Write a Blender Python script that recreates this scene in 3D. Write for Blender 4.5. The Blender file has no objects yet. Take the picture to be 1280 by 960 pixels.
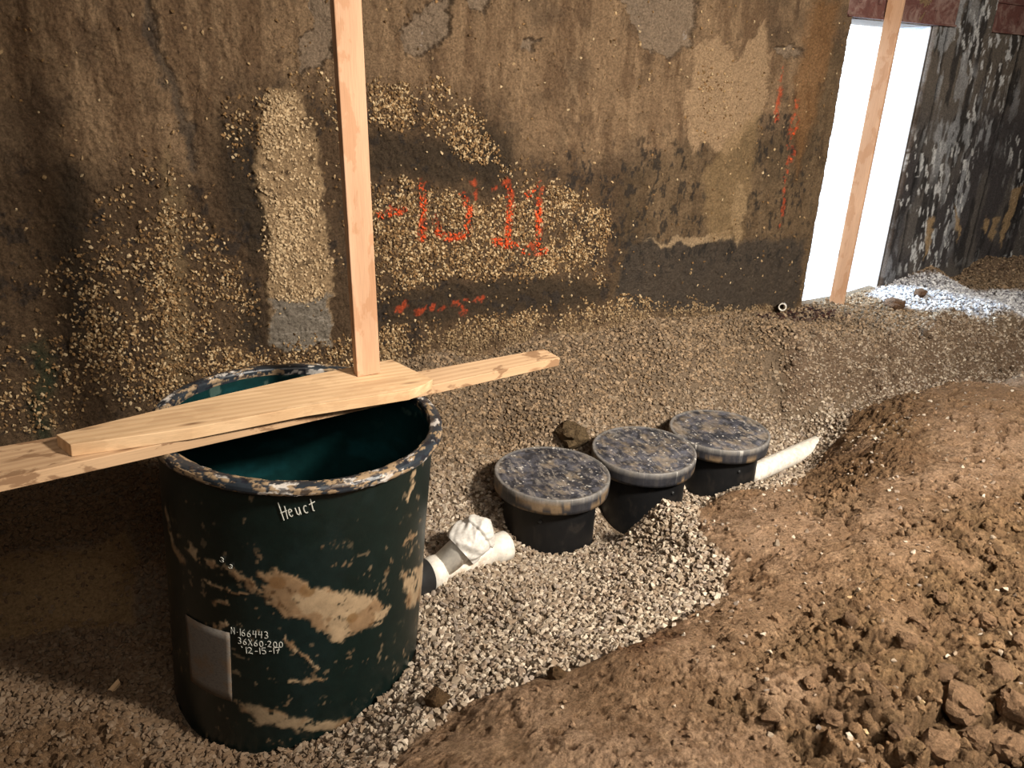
import bpy, bmesh, math, random
import numpy as np
from math import sin, cos, pi, radians, degrees
from mathutils import Vector, Matrix

random.seed(5); RNG = np.random.default_rng(11)
SC = bpy.context.scene; COL = SC.collection

# ------------------------------------------------------------------ camera
H = 1.6; F = 961.0
def _rz(a): c, s = cos(a), sin(a); return np.array([[c, -s, 0], [s, c, 0], [0, 0, 1.]])
def _rx(a): c, s = cos(a), sin(a); return np.array([[1, 0, 0], [0, c, -s], [0, s, c]])
CAM = np.array([-2.196, -3.96, H])
R = _rz(radians(-29)) @ _rx(radians(90 - 21.5)) @ _rz(radians(2.0))
cd = bpy.data.cameras.new('camera'); cam = bpy.data.objects.new('camera', cd); COL.objects.link(cam)
cd.sensor_width = 36; cd.lens = F / 1280 * 36; cd.clip_end = 200; cd.clip_start = .05
m = Matrix.Identity(4)
for i in range(3):
    for j in range(3): m[i][j] = R[i, j]
    m[i][3] = CAM[i]
cam.matrix_world = m; SC.camera = cam
# survey helpers: where a sight line meets a level, the wall, or a plane of the place
def ray(px, py): return R @ np.array([(px - 640) / F, -(py - 480) / F, -1.0])
def at(px, py, z): d = ray(px, py); return CAM + d * ((z - CAM[2]) / d[2])
def wallpt(px, py): d = ray(px, py); return CAM + d * ((0 - CAM[1]) / d[1])
def uv(px, py): p = wallpt(px, py); return (p[0], p[2])

# ------------------------------------------------------------------ noise
def _hash(ix, iy, s):
    h = (ix.astype(np.int64) * 374761393 + iy.astype(np.int64) * 668265263 + s * 1442695041) & 0xffffffff
    h = ((h ^ (h >> 13)) * 1274126177) & 0xffffffff
    h = ((h ^ (h >> 16)) * 2246822519) & 0xffffffff
    return ((h ^ (h >> 15)) & 0xffffff) / float(0xffffff)
def vn(x, y, s=0):
    ix, iy = np.floor(x), np.floor(y); fx, fy = x - ix, y - iy
    fx = fx * fx * fx * (fx * (fx * 6 - 15) + 10); fy = fy * fy * fy * (fy * (fy * 6 - 15) + 10)
    a = _hash(ix, iy, s); b = _hash(ix + 1, iy, s); c = _hash(ix, iy + 1, s); d = _hash(ix + 1, iy + 1, s)
    return (a + (b - a) * fx) * (1 - fy) + (c + (d - c) * fx) * fy
def fbm(x, y, o=4, s=0, g=.5):
    t = 0; a = 1; n = 0
    for k in range(o):
        ca, sa = cos(.6 * k + .3), sin(.6 * k + .3)
        X = (x * ca - y * sa) * 2.03 ** k; Y = (x * sa + y * ca) * 2.03 ** k
        t = t + a * vn(X, Y, s + 17 * k); n += a; a *= g
    return t / n
def sfbm(x, y, o=4, s=0, g=.5):       # keeps axis directions (for streaks)
    t = 0; a = 1; n = 0
    for k in range(o):
        t = t + a * vn(x * 2.03 ** k + 7.3 * k, y * 2.03 ** k + 3.1 * k, s + 17 * k); n += a; a *= g
    return t / n
def worley(x, y, s=0):
    ix, iy = np.floor(x), np.floor(y); d1 = np.full(x.shape, 9.); d2 = np.full(x.shape, 9.)
    for a in (-1, 0, 1):
        for b in (-1, 0, 1):
            cx, cy = ix + a, iy + b
            d = np.hypot(cx + _hash(cx, cy, s) - x, cy + _hash(cx, cy, s + 5) - y)
            d2 = np.minimum(d2, np.maximum(d, d1)); d1 = np.minimum(d1, d)
    return d1, d2
def chips(x, y, s=0):                  # broken slabs: every cell gets its own level and tilt
    ix, iy = np.floor(x), np.floor(y); d1 = np.full(x.shape, 9.); d2 = np.full(x.shape, 9.); h = np.zeros(x.shape); idv = np.zeros(x.shape)
    for a in (-1, 0, 1):
        for b in (-1, 0, 1):
            cx, cy = ix + a, iy + b; dx = x - cx - _hash(cx, cy, s); dy = y - cy - _hash(cx, cy, s + 5); d = np.hypot(dx, dy); r = _hash(cx, cy, s + 9)
            hh = (r - .5) + dx * (_hash(cx, cy, s + 11) - .5) * 1.3 + dy * (_hash(cx, cy, s + 13) - .5) * 1.3
            k = d < d1; d2 = np.where(k, d1, np.minimum(d2, d)); h = np.where(k, hh, h); idv = np.where(k, r, idv); d1 = np.where(k, d, d1)
    return h, idv, np.clip(d2 - d1, 0, 1)
def sst(a, b, x): t = np.clip((x - a) / (b - a), 0, 1); return t * t * (3 - 2 * t)
def sdpoly(x, y, P):                  # signed distance, positive inside
    P = np.array(P, float); d = np.full(x.shape, 1e9); ins = np.zeros(x.shape, bool)
    for i in range(len(P)):
        a, b = P[i], P[(i + 1) % len(P)]; e = b - a; wx, wy = x - a[0], y - a[1]
        t = np.clip((wx * e[0] + wy * e[1]) / (e @ e + 1e-12), 0, 1)
        d = np.minimum(d, (wx - e[0] * t) ** 2 + (wy - e[1] * t) ** 2)
        c = (a[1] > y) != (b[1] > y)
        ins ^= c & (x < (b[0] - a[0]) * (y - a[1]) / ((b[1] - a[1]) + 1e-12) + a[0])
    d = np.sqrt(d); return np.where(ins, d, -d)
def sdline(x, y, P):
    P = np.array(P, float); d = np.full(x.shape, 1e9)
    for a, b in zip(P[:-1], P[1:]):
        e = b - a; wx, wy = x - a[0], y - a[1]
        t = np.clip((wx * e[0] + wy * e[1]) / (e @ e + 1e-12), 0, 1)
        d = np.minimum(d, (wx - e[0] * t) ** 2 + (wy - e[1] * t) ** 2)
    return np.sqrt(d)
def lin(r, g, b):
    f = lambda c: (c / 255 / 12.92) if c / 255 <= .04045 else ((c / 255 + .055) / 1.055) ** 2.4
    return np.array([f(r), f(g), f(b)])
def mix(c, col, m): return c * (1 - m[..., None]) + np.asarray(col) * m[..., None]

# ------------------------------------------------------------------ mesh helpers
def link(o, parent=None):
    COL.objects.link(o)
    if parent is not None: o.parent = parent
    return o
def npmesh(name, V, Fs, mat, col=None, smooth=True, parent=None):
    me = bpy.data.meshes.new(name); V = np.ascontiguousarray(V, np.float32).reshape(-1, 3)
    Fs = np.ascontiguousarray(Fs, np.int32); n, k = Fs.shape
    me.vertices.add(len(V)); me.vertices.foreach_set('co', V.ravel())
    me.loops.add(n * k); me.loops.foreach_set('vertex_index', Fs.ravel())
    me.polygons.add(n); me.polygons.foreach_set('loop_start', np.arange(0, n * k, k, dtype=np.int32))
    me.polygons.foreach_set('use_smooth', np.full(n, smooth))
    me.update(calc_edges=True)
    if col is not None:
        ca = me.color_attributes.new('Col', 'FLOAT_COLOR', 'POINT')
        c = np.ones((len(V), 4), np.float32); c[:, :3] = col.reshape(-1, 3); ca.data.foreach_set('color', c.ravel())
    me.materials.append(mat)
    return link(bpy.data.objects.new(name, me), parent)
def gridfaces(nu, nv, keep=None, wrap=False):
    i = np.arange(nu - (0 if wrap else 1)); j = np.arange(nv - 1); I, J = np.meshgrid(i, j, indexing='ij')
    I2 = (I + 1) % nu
    f = np.stack([I * nv + J, I2 * nv + J, I2 * nv + J + 1, I * nv + J + 1], -1).reshape(-1, 4)
    return f if keep is None else f[keep.ravel()]
def bmobj(name, bm, mat, parent=None, smooth=False, bevel=0):
    me = bpy.data.meshes.new(name); bm.normal_update(); bm.to_mesh(me); bm.free()
    if smooth: me.polygons.foreach_set('use_smooth', [True] * len(me.polygons))
    me.materials.append(mat); o = link(bpy.data.objects.new(name, me), parent)
    if bevel:
        b = o.modifiers.new('bevel', 'BEVEL'); b.width = bevel; b.segments = 2; b.limit_method = 'ANGLE'
    return o
def bbox(bm, lo, hi):
    r = bmesh.ops.create_cube(bm, size=1)
    for v in r['verts']: v.co = Vector([lo[i] + (hi[i] - lo[i]) * (v.co[i] + .5) for i in range(3)])
def lathe(bm, prof, n=64, close=False):
    rings = []
    for r, z in prof:
        if r < 1e-6: rings.append([bm.verts.new((0, 0, z))])
        else: rings.append([bm.verts.new((r * cos(2 * pi * k / n), r * sin(2 * pi * k / n), z)) for k in range(n)])
    pairs = list(zip(rings[:-1], rings[1:])) + ([(rings[-1], rings[0])] if close else [])
    for a, b in pairs:
        for k in range(n):
            k2 = (k + 1) % n
            if len(a) == 1 and len(b) == 1: continue
            if len(a) == 1: bm.faces.new((a[0], b[k2], b[k]))
            elif len(b) == 1: bm.faces.new((a[k], a[k2], b[0]))
            else: bm.faces.new((a[k], a[k2], b[k2], b[k]))
    bmesh.ops.recalc_face_normals(bm, faces=bm.faces)
def empty(name, loc=(0, 0, 0)):
    o = bpy.data.objects.new(name, None); o.location = loc; o.empty_display_size = .1; return link(o)
def tag(o, label=None, cat=None, group=None, kind=None):
    if label: o['label'] = label
    if cat: o['category'] = cat
    if group: o['group'] = group
    if kind: o['kind'] = kind
    return o
def frame(o, origin, x, z):
    x = np.array(x, float); z = np.array(z, float); z /= np.linalg.norm(z); x = x - (x @ z) * z; x /= np.linalg.norm(x); y = np.cross(z, x)
    M = Matrix.Identity(4)
    for i in range(3): M[i][0], M[i][1], M[i][2], M[i][3] = x[i], y[i], z[i], origin[i]
    o.matrix_world = M
    return np.array([x, y, z])

# ------------------------------------------------------------------ materials
class NT:
    def __init__(s, name):
        s.m = bpy.data.materials.new(name); s.m.use_nodes = True; s.t = s.m.node_tree; s.b = s.t.nodes['Principled BSDF']
        s.c = s.n('ShaderNodeTexCoord').outputs['Object']
    def n(s, k, **kw):
        x = s.t.nodes.new(k)
        for a, v in kw.items():
            if a in x.inputs.keys() if hasattr(x.inputs, 'keys') else False: x.inputs[a].default_value = v
            else: setattr(x, a, v)
        return x
    def l(s, a, b): s.t.links.new(a, b)
    def noise(s, scale, detail=6, rough=.6, vec=None, dist=0):
        x = s.n('ShaderNodeTexNoise'); x.inputs['Scale'].default_value = scale; x.inputs['Detail'].default_value = detail
        x.inputs['Roughness'].default_value = rough; x.inputs['Distortion'].default_value = dist; s.l(vec or s.c, x.inputs['Vector']); return x.outputs['Fac']
    def scaled(s, v):
        x = s.n('ShaderNodeMapping'); x.inputs['Scale'].default_value = v; s.l(s.c, x.inputs['Vector']); return x.outputs['Vector']
    def ramp(s, f, stops, interp='LINEAR'):
        r = s.n('ShaderNodeValToRGB'); r.color_ramp.interpolation = interp; e = r.color_ramp.elements
        for i, (p, c) in enumerate(stops):
            k = e[i] if i < 2 else e.new(p)
            k.position = p; k.color = (*c, 1) if len(c) == 3 else c
        s.l(f, r.inputs['Fac']); return r.outputs['Color']
    def mixc(s, f, a, b, mode='MIX'):
        x = s.n('ShaderNodeMix'); x.data_type = 'RGBA'; x.blend_type = mode
        for v, i in ((f, 0), (a, 6), (b, 7)):
            if hasattr(v, 'is_output') or isinstance(v, bpy.types.NodeSocket): s.l(v, x.inputs[i])
            else: x.inputs[i].default_value = v if i == 0 else ((*v, 1) if len(v) == 3 else v)
        return x.outputs[2]
    def math(s, op, a, b=0):
        x = s.n('ShaderNodeMath'); x.operation = op
        for v, i in ((a, 0), (b, 1)):
            if isinstance(v, bpy.types.NodeSocket): s.l(v, x.inputs[i])
            else: x.inputs[i].default_value = v
        return x.outputs[0]
    def bump(s, h, strength=.5, dist=.01, prev=None):
        x = s.n('ShaderNodeBump'); x.inputs['Strength'].default_value = strength; x.inputs['Distance'].default_value = dist
        s.l(h, x.inputs['Height'])
        if prev is not None: s.l(prev, x.inputs['Normal'])
        return x.outputs['Normal']
    def out(s, col=None, rough=None, nrm=None, spec=None, metal=None):
        for v, k in ((col, 'Base Color'), (rough, 'Roughness'), (nrm, 'Normal'), (spec, 'Specular IOR Level'), (metal, 'Metallic')):
            if v is None: continue
            if isinstance(v, bpy.types.NodeSocket): s.l(v, s.b.inputs[k])
            else: s.b.inputs[k].default_value = (*v, 1) if hasattr(v, '__len__') and len(v) == 3 else v
        return s.m
G3 = lambda v: (v, v, v)
def mat_attr(name, rough=.9, var=(.7, 1.25), s1=40, bumps=((60, .5, .006), (220, .4, .002)), spec=.25):
    t = NT(name); a = t.n('ShaderNodeAttribute', attribute_name='Col').outputs['Color']
    v = t.ramp(t.noise(s1, 8, .7), [(.3, G3(var[0])), (.7, G3(var[1]))])
    c = t.mixc(1.0, a, v, 'MULTIPLY'); n = None
    for sc, st, di in bumps: n = t.bump(t.noise(sc, 6, .65), st, di, n)
    return t.out(c, rough, n, spec)
M_dirt = mat_attr('soil', .92, (.5, 1.4), 75, ((45, 1, .035), (140, 1, .014), (380, .9, .004)), .15)
M_wall = mat_attr('caked_mud_wall', .86, (.5, 1.42), 85, ((45, 1, .03), (130, 1, .013), (400, .8, .003)), .2)
M_stone = mat_attr('crushed_stone', .9, (.8, 1.15), 90, ((300, .4, .001),), .2)
def mat_wood(name, light, dark, stain, stainamt=.5, scale=1.0):
    t = NT(name); v = t.scaled((1.2 * scale, 22 * scale, 22 * scale))
    warp = t.noise(2.2, 3, .5, t.scaled((.8, 5, 5)))
    w = t.n('ShaderNodeTexWave'); w.wave_type = 'BANDS'; w.bands_direction = 'Y'; w.inputs['Scale'].default_value = .5
    w.inputs['Distortion'].default_value = 5; w.inputs['Detail'].default_value = 3; w.inputs['Detail Scale'].default_value = .6; t.l(v, w.inputs['Vector'])
    fine = t.noise(6, 6, .7, t.scaled((1.5, 60, 60)))
    c = t.mixc(t.math('MULTIPLY', w.outputs['Fac'], .55), light, dark)
    c = t.mixc(1.0, c, t.ramp(fine, [(.3, G3(.82)), (.7, G3(1.08))]), 'MULTIPLY')
    c = t.mixc(1.0, c, t.ramp(warp, [(.3, (.86, .82, .78)), (.7, (1.06, 1.04, 1.02))]), 'MULTIPLY')
    # knots
    k = t.n('ShaderNodeTexVoronoi'); k.inputs['Scale'].default_value = 1; t.l(t.scaled((2.6, 11, 11)), k.inputs['Vector'])
    c = t.mixc(t.ramp(k.outputs['Distance'], [(.0, G3(1)), (.13, G3(0))]), c, (.16, .075, .03))
    # damp mud stains
    st = t.noise(5, 5, .6, t.scaled((1.3, 3, 3)), .4)
    c = t.mixc(t.math('MULTIPLY', t.ramp(st, [(.54, G3(0)), (.58, G3(1))]), stainamt), c, stain)
    n = t.bump(fine, .3, .0015); return t.out(c, .75, n, .3)
M_wood = mat_wood('fresh_lumber', lin(222, 190, 150), lin(196, 158, 116), lin(150, 112, 76), .18)
M_wood2 = mat_wood('dirty_lumber', lin(204, 172, 136), lin(172, 138, 104), lin(128, 96, 68), .8)
M_wood3 = mat_wood('post_lumber', lin(208, 172, 142), lin(190, 148, 114), lin(160, 108, 66), .35)
def mat_plain(name, col, rough=.5, dust=None, dustamt=.5, s=12, bump=.2, spec=.5, lo=.5, hi=.65):
    t = NT(name); c = t.mixc(1.0, col, t.ramp(t.noise(s * 4, 5), [(.3, G3(.8)), (.7, G3(1.15))]), 'MULTIPLY'); r = rough
    if dust is not None:
        f = t.math('MULTIPLY', t.ramp(t.noise(s, 9, .72, None, .8), [(lo, G3(0)), (hi, G3(1))]), dustamt)
        c = t.mixc(f, c, dust); r = t.math('ADD', t.math('MULTIPLY', f, .9 - rough), rough)
    return t.out(c, r, t.bump(t.noise(s * 8, 4), bump, .002), spec)
M_white = mat_plain('white_pvc', lin(212, 206, 194), .4, lin(160, 128, 94), .6, 10, .1, .4, .54, .66)
M_wrap = mat_plain('white_plastic_wrap', lin(206, 202, 194), .4, lin(160, 140, 115), .3, 20, .2)
M_rub = mat_plain('black_rubber', lin(28, 28, 28), .6)
M_black = mat_plain('black_polyethylene', lin(13, 13, 14), .5, lin(70, 60, 50), .25, 9, .15, .4, .55, .75)
M_attrplastic = mat_attr('dark_green_fibreglass', .38, (.75, 1.25), 25, ((30, .15, .004), (180, .25, .001)), .4)
M_lid = mat_attr('dusty_black_lid', .5, (.7, 1.3), 40, ((60, .3, .003), (240, .4, .001)), .4)
M_pen = mat_plain('white_paint_marker', lin(190, 190, 180), .7)
M_rust = mat_plain('rusty_steel', lin(92, 58, 52), .7, lin(140, 118, 108), .7, 8, .5, .4, .45, .6)
M_conc = mat_plain('plain_concrete', lin(120, 108, 96), .9, lin(96, 80, 64), .6, 1.2, .5)
M_pale = mat_plain('pale_render', lin(215, 220, 228), .8, lin(60, 60, 70), .8, 12, .3, .3, .68, .70)
t = NT('paper_label'); v = t.scaled((1, 1, 110))
ln = t.noise(1.6, 2, .5, t.scaled((60, 60, 150)))
c = t.mixc(t.ramp(ln, [(.52, G3(0)), (.58, G3(.55))]), lin(112, 106, 98), lin(84, 80, 76))
c = t.mixc(t.ramp(t.noise(9, 5), [(.5, G3(0)), (.62, G3(.55))]), c, lin(120, 92, 62))
M_paper = t.out(c, .6)
t = NT('white_yard_ground'); M_yard = t.out(lin(230, 232, 236), .9)

# ------------------------------------------------------------------ terrain height field
TN = np.array([.061, -.052, .997]); TN /= np.linalg.norm(TN); TC = np.array([-1.66, -1.516, .512])   # basin axis and rim centre
RB = .452
pts = []
def P(px, py, z): p = at(px, py, z); pts.append((p[0], p[1], z))
def W(x, y, z): pts.append((x, y, z))
for a in [(500, 960, -.14), (600, 930, -.08), (700, 940, -.03), (900, 940, 0), (1280, 950, .0), (1100, 800, 0), (900, 830, -.03), (790, 815, -.1), (720, 850, -.13),
          (640, 870, -.17), (560, 905, -.24), (1280, 700, -.02), (1000, 650, -.13), (1280, 560, -.05), (1150, 600, -.06), (930, 700, -.17), (880, 640, -.25), (905, 618, -.29), (960, 606, -.33),
          (1000, 592, -.34), (1030, 575, -.31), (1060, 545, -.27), (985, 596, -.38), (1085, 508, -.22), (1130, 490, -.18), (1190, 476, -.14), (1290, 462, -.12), (830, 770, -.2), (870, 680, -.22),
          (620, 760, -.43), (560, 820, -.42), (690, 712, -.52), (640, 700, -.5), (740, 705, -.5), (540, 750, -.48), (450, 935, -.42), (380, 955, -.48), (700, 790, -.32), (530, 880, -.33),
          (830, 630, -.28), (800, 690, -.40), (800, 655, -.38), (840, 700, -.27), (860, 640, -.25),
          (20, 950, -.38), (60, 915, -.42), (130, 890, -.45), (200, 850, -.56), (230, 930, -.55), (280, 955, -.55), (100, 800, -.56), (170, 790, -.58), (40, 800, -.55), (200, 780, -.58),
          (0, 715, -.36), (60, 708, -.37), (120, 690, -.39), (160, 668, -.4), (0, 790, -.53), (60, 780, -.54), (130, 775, -.57),
          (100, 640, -.33), (30, 640, -.31), (190, 640, -.38), (190, 710, -.55),
          (700, 530, -.22), (600, 480, -.08), (620, 560, -.36), (580, 540, -.25), (850, 450, .0), (800, 500, -.2), (900, 470, -.12), (930, 495, -.27),
          (990, 512, -.35), (975, 505, -.34), (950, 480, -.2), (900, 430, .03), (1040, 505, -.36)]: P(*a)
for q in [(995, 507), (1040, 499), (1075, 492), (1120, 485), (1160, 479), (1200, 472), (1240, 465), (1280, 458), (1330, 450)]:
    p = at(*q, -.34); W(p[0], p[1] - .02, -.37); W(p[0] + .01, p[1] - .10, -.41); W(p[0] + .01, p[1] + .05, -.06); W(p[0], p[1] + .15, .03)
for a in [(1000, 405, .03), (1060, 410, .03), (1120, 405, .05), (1180, 400, .05), (1230, 395, .05), (1270, 400, .03), (1160, 352, .1), (1220, 372, .07), (1275, 385, .05), (1200, 325, .2), (1280, 305, .26)]: P(*a)
for x, z in [(-5, -.3), (-3.5, -.28), (-2.8, -.25), (-2.2, -.16), (-1.6, -.05), (-1.1, .08), (-.5, .15), (.2, .15), (.8, .13), (1.4, .1), (1.9, .09), (2.5, .07), (3, .09), (3.4, .14), (4, .26), (4.7, .3), (6, .3), (9, .25)]: W(x, 0, z)
for x, y, z in [(1.05, -1.12, -.55), (1.3, -1.08, -.54), (1.55, -1.03, -.53), (1.15, -1.28, -.55), (1.4, -1.2, -.52), (1.1, -.88, -.47), (1.4, -.85, -.46), (1.7, -.82, -.42), (-1.66, -1.5, -.6), (-1.66, -.75, -.32), (-1.2, -.85, -.3), (-2.2, -.8, -.4), (-1.1, -1.3, -.42), (-1.05, -1.7, -.46), (-.34, -1.06, -.58), (.235, -1.06, -.58), (.8, -1.03, -.5),
                (-.34, -.74, -.36), (.235, -.72, -.34), (.8, -.7, -.31), (.0, -1.32, -.58), (.2, -1.40, -.52), (.45, -1.3, -.58), (.6, -1.36, -.45), (1.2, -.75, -.36),
                (-5, -2, -.3), (-5, -4, -.1), (-5, -7, 0), (-3, -4, 0), (-3.2, -2.6, -.3), (-2.2, -4, 0), (0, -4, 0), (0, -7, 0), (4, -7, 0), (9, -7, 0), (9, -3, 0), (5, -3, 0), (2.5, -3.5, .02), (6, -1.2, -.15), (9, -1.5, -.1), (3, -2.5, -.02)]: W(x, y, z)
K = np.array(pts); cc = .05
def _phi(r): return np.sqrt(r * r + cc * cc)
A = _phi(np.hypot(K[:, None, 0] - K[None, :, 0], K[:, None, 1] - K[None, :, 1])); n_ = len(K)
A = np.block([[A - .004 * np.eye(n_), np.ones((n_, 1))], [np.ones((1, n_)), np.zeros((1, 1))]])
WT = np.linalg.solve(A, np.append(K[:, 2], 0))
def base_h(x, y):
    r = np.full(x.shape, WT[-1])
    for k in range(n_): r += WT[k] * np.sqrt((x - K[k, 0]) ** 2 + (y - K[k, 1]) ** 2 + cc * cc)
    return r
def axis(segs):
    o = []
    for a, b, s in segs: o += list(np.arange(a, b - 1e-6, s))
    o.append(segs[-1][1]); return np.array(o)
GX = axis([(-6, -3.4, .06), (-3.4, -1.6, .010), (-1.6, 2.2, .007), (2.2, 4.4, .010), (4.4, 6.2, .015), (6.2, 9.5, .08)])
GY = axis([(-7.5, -3.7, .08), (-3.7, -1.0, .007), (-1.0, .06, .009)])
GXX, GYY = np.meshgrid(GX, GY, indexing='ij')
cx = axis([(-6, 9.5, .05)]); cy = axis([(-7.5, .06, .05)])
HB = base_h(GXX, GYY)
def interp(grid, x, y):
    fx = np.interp(x, GX, np.arange(len(GX))); fy = np.interp(y, GY, np.arange(len(GY)))
    i = np.minimum(fx.astype(int), len(GX) - 2); j = np.minimum(fy.astype(int), len(GY) - 2); a = fx - i; b = fy - j
    if grid.ndim == 3: a = a[:, None]; b = b[:, None]
    return grid[i, j] * (1 - a) * (1 - b) + grid[i + 1, j] * a * (1 - b) + grid[i, j + 1] * (1 - a) * b + grid[i + 1, j + 1] * a * b
def ground(px, py):                    # where a sight line meets the ground
    d = ray(px, py); ts = np.linspace(1.2, 9, 800); q = CAM[None] + ts[:, None] * d[None]
    h = interp(HB, np.clip(q[:, 0], GX[0], GX[-1]), np.clip(q[:, 1], GY[0], GY[-1]))
    k = np.argmax(q[:, 2] < h) if (q[:, 2] < h).any() else len(ts) - 1
    return (q[k, 0], min(q[k, 1], 0.0))
def gpoly(L): return [ground(*p) for p in L]
wx = GXX + .07 * (fbm(GXX * 7, GYY * 7, 4, 3) - .5); wy = GYY + .07 * (fbm(GXX * 7, GYY * 7, 4, 4) - .5)
def gm(L, soft=.03): return sst(-soft, soft, sdpoly(wx, wy, gpoly(L)))
dirt = gm([(430, 1150), (485, 960), (520, 925), (565, 890), (640, 862), (700, 838), (790, 808), (850, 775), (905, 740), (910, 700), (880, 670), (868, 640), (885, 625), (960, 614), (990, 604), (1025, 575),
           (1048, 550), (1062, 522), (1082, 503), (1120, 484), (1180, 470), (1290, 455), (1400, 440), (2300, 500), (2300, 1200), (900, 1300)], .03)
dirt = np.maximum(dirt, sst(.02, -.3, GYY + 3.05))
bank = gm([(988, 512), (982, 440), (1000, 412), (1100, 425), (1180, 395), (1225, 380), (1240, 420), (1300, 425), (1300, 462), (1200, 477), (1075, 500)], .03)
clay = gm([(-60, 712), (0, 700), (110, 682), (160, 660), (178, 700), (168, 778), (100, 788), (-60, 800)], .02)
botl = gm([(-100, 935), (0, 925), (60, 905), (130, 880), (185, 930), (225, 985), (-100, 1100)], .03)
farm = gm([(1150, 345), (1180, 320), (1290, 285), (1350, 300), (1350, 350), (1250, 352), (1190, 342)], .05)
rough = gm([(990, 790), (1060, 720), (1140, 660), (1190, 630), (1290, 610), (1500, 570), (1900, 1100), (960, 1150), (955, 960), (900, 890), (940, 830)], .15) * sst(.30, .50, fbm(GXX * 3.5, GYY * 3.5, 4, 170) + .06)
rough = np.maximum(rough, gm([(1000, 600), (1045, 560), (1060, 520), (1090, 500), (1150, 500), (1160, 560), (1110, 600), (1060, 650), (1010, 640)], .16) * sst(.3, .5, fbm(GXX * 4, GYY * 4, 4, 171) + .05))
damp = gm([(985, 610), (1030, 565), (1050, 530), (1075, 505), (1130, 495), (1160, 540), (1150, 600), (1280, 640), (1260, 600), (1130, 650), (1090, 660), (1050, 680)], .2) * sst(.35, .6, fbm(GXX * 4, GYY * 4, 5, 172))
patch = gm([(745, 815), (790, 790), (850, 775), (860, 800), (800, 830)], .04)
litg = gm([(1085, 372), (1110, 350), (1170, 342), (1290, 365), (1300, 425), (1200, 395), (1120, 385)], .04)  # gravel by the doorway, the daylight on it painted in as paler colour
junk = gm([(940, 400), (950, 380), (1035, 384), (1060, 395), (1040, 400), (990, 402)], .05)
soilm = np.clip(np.maximum.reduce([dirt, bank * .8, clay, botl, farm * .85]), 0, 1)
soilm_h = np.clip(np.maximum.reduce([dirt, bank, clay * .2, botl]), 0, 1)
d1, d2 = worley(GXX * 13 + 2 * fbm(GXX * 6, GYY * 6, 2, 8), GYY * 13 + 2 * fbm(GXX * 6, GYY * 6, 2, 9), 2)
e1, e2 = worley(GXX * 34, GYY * 34, 7)
pit = sst(.60, .70, fbm(GXX * 34, GYY * 34, 4, 175, .65)) * sst(.35, .6, fbm(GXX * 4, GYY * 4, 3, 176))
cl = np.sqrt(np.clip(d2 - d1, 0, 1)) * (.3 + vn(GXX * 9, GYY * 9, 5)); cl2 = np.sqrt(np.clip(e2 - e1, 0, 1))
rid = 1 - np.abs(2 * fbm(GXX * 3.1, GYY * 3.1, 5, 21) - 1)
crk = sst(.93, .985, 1 - np.abs(2 * fbm(GXX * 4 + .6 * fbm(GXX * 12, GYY * 12, 3, 1), GYY * 4, 4, 33) - 1)) * sst(.45, .6, fbm(GXX * 1.5, GYY * 1.5, 2, 40))
HT = HB + dirt * ((fbm(GXX * 1.8, GYY * 1.8, 5, 12) - .5) * .09 + (fbm(GXX * 14, GYY * 14, 5, 13, .6) - .5) * .014 - crk * .018 * (1 - rough))
qx = GXX + .05 * (fbm(GXX * 9, GYY * 9, 4, 141, .6) - .5); qy = GYY + .05 * (fbm(GXX * 9, GYY * 9, 4, 142, .6) - .5)
h1_, i1_, g1_ = chips(qx * 10, qy * 10, 31); h2_, i2_, g2_ = chips(qx * 22, qy * 22, 41); h3_, i3_, g3_ = chips(qx * 46, qy * 46, 51)
big = gm([(1060, 860), (1150, 790), (1300, 720), (1600, 800), (1500, 1200), (950, 1100), (980, 930)], .25) * sst(.35, .55, fbm(GXX * 1.7, GYY * 1.7, 3, 143) + .08); chip = (h1_ * .05 * (.25 + 1.1 * big) + sst(0, .18, g1_) * .016 * (.3 + big)) + h2_ * (.018 + .012 * big) + sst(0, .2, g2_) * .008 + h3_ * .012
HT += rough * (chip + (fbm(GXX * 5, GYY * 5, 5, 14, .6) - .5) * .09 - .02)
HT += (1 - rough) * dirt * ((h2_ * .007 + h3_ * .006) * sst(.42, .6, fbm(GXX * 2.7, GYY * 2.7, 4, 144)) - pit * .006)
fx_ = np.maximum(bank, farm); HT += fx_ * (h2_ * .02 + h3_ * .014 + h1_ * .02) + botl * (h2_ * .02 + h3_ * .01)
HT += (np.maximum(bank, farm)) * ((fbm(GXX * 6, GYY * 6, 6, 15, .62) - .5) * .17 + cl2 * .012)
HT += botl * (fbm(GXX * 8, GYY * 8, 6, 16, .62) - .5) * .1
HT += (1 - soilm) * ((fbm(GXX * 2.5, GYY * 2.5, 3, 17) - .5) * .05)
HT += clay * (-.012 * sst(.02, .0, np.abs((GYY + .25 * GXX) * 8 % 1 - .5) * .08) + (fbm(GXX * 12, GYY * 12, 4, 18) - .5) * .012)
near = np.minimum(1, sst(0, .12, -GYY)); HT = HB + (HT - HB) * near
c_gr = mix(np.zeros(GXX.shape + (3,)), lin(128, 110, 90), np.ones(GXX.shape))
c_d = mix(c_gr, lin(168, 138, 110), np.ones(GXX.shape))
c_d = mix(c_d, lin(146, 116, 86), sst(.42, .62, fbm(GXX * 2.2, GYY * 2.2, 5, 50)) * .7)
c_d = mix(c_d, lin(182, 150, 120), sst(.55, .7, fbm(GXX * 3.3, GYY * 3.3, 5, 51)) * .7)
c_d = mix(c_d, lin(126, 100, 70), rough * .85); c_d = mix(c_d, lin(112, 86, 60), damp * .75); c_d = mix(c_d, lin(98, 66, 42), patch * .8)
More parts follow.
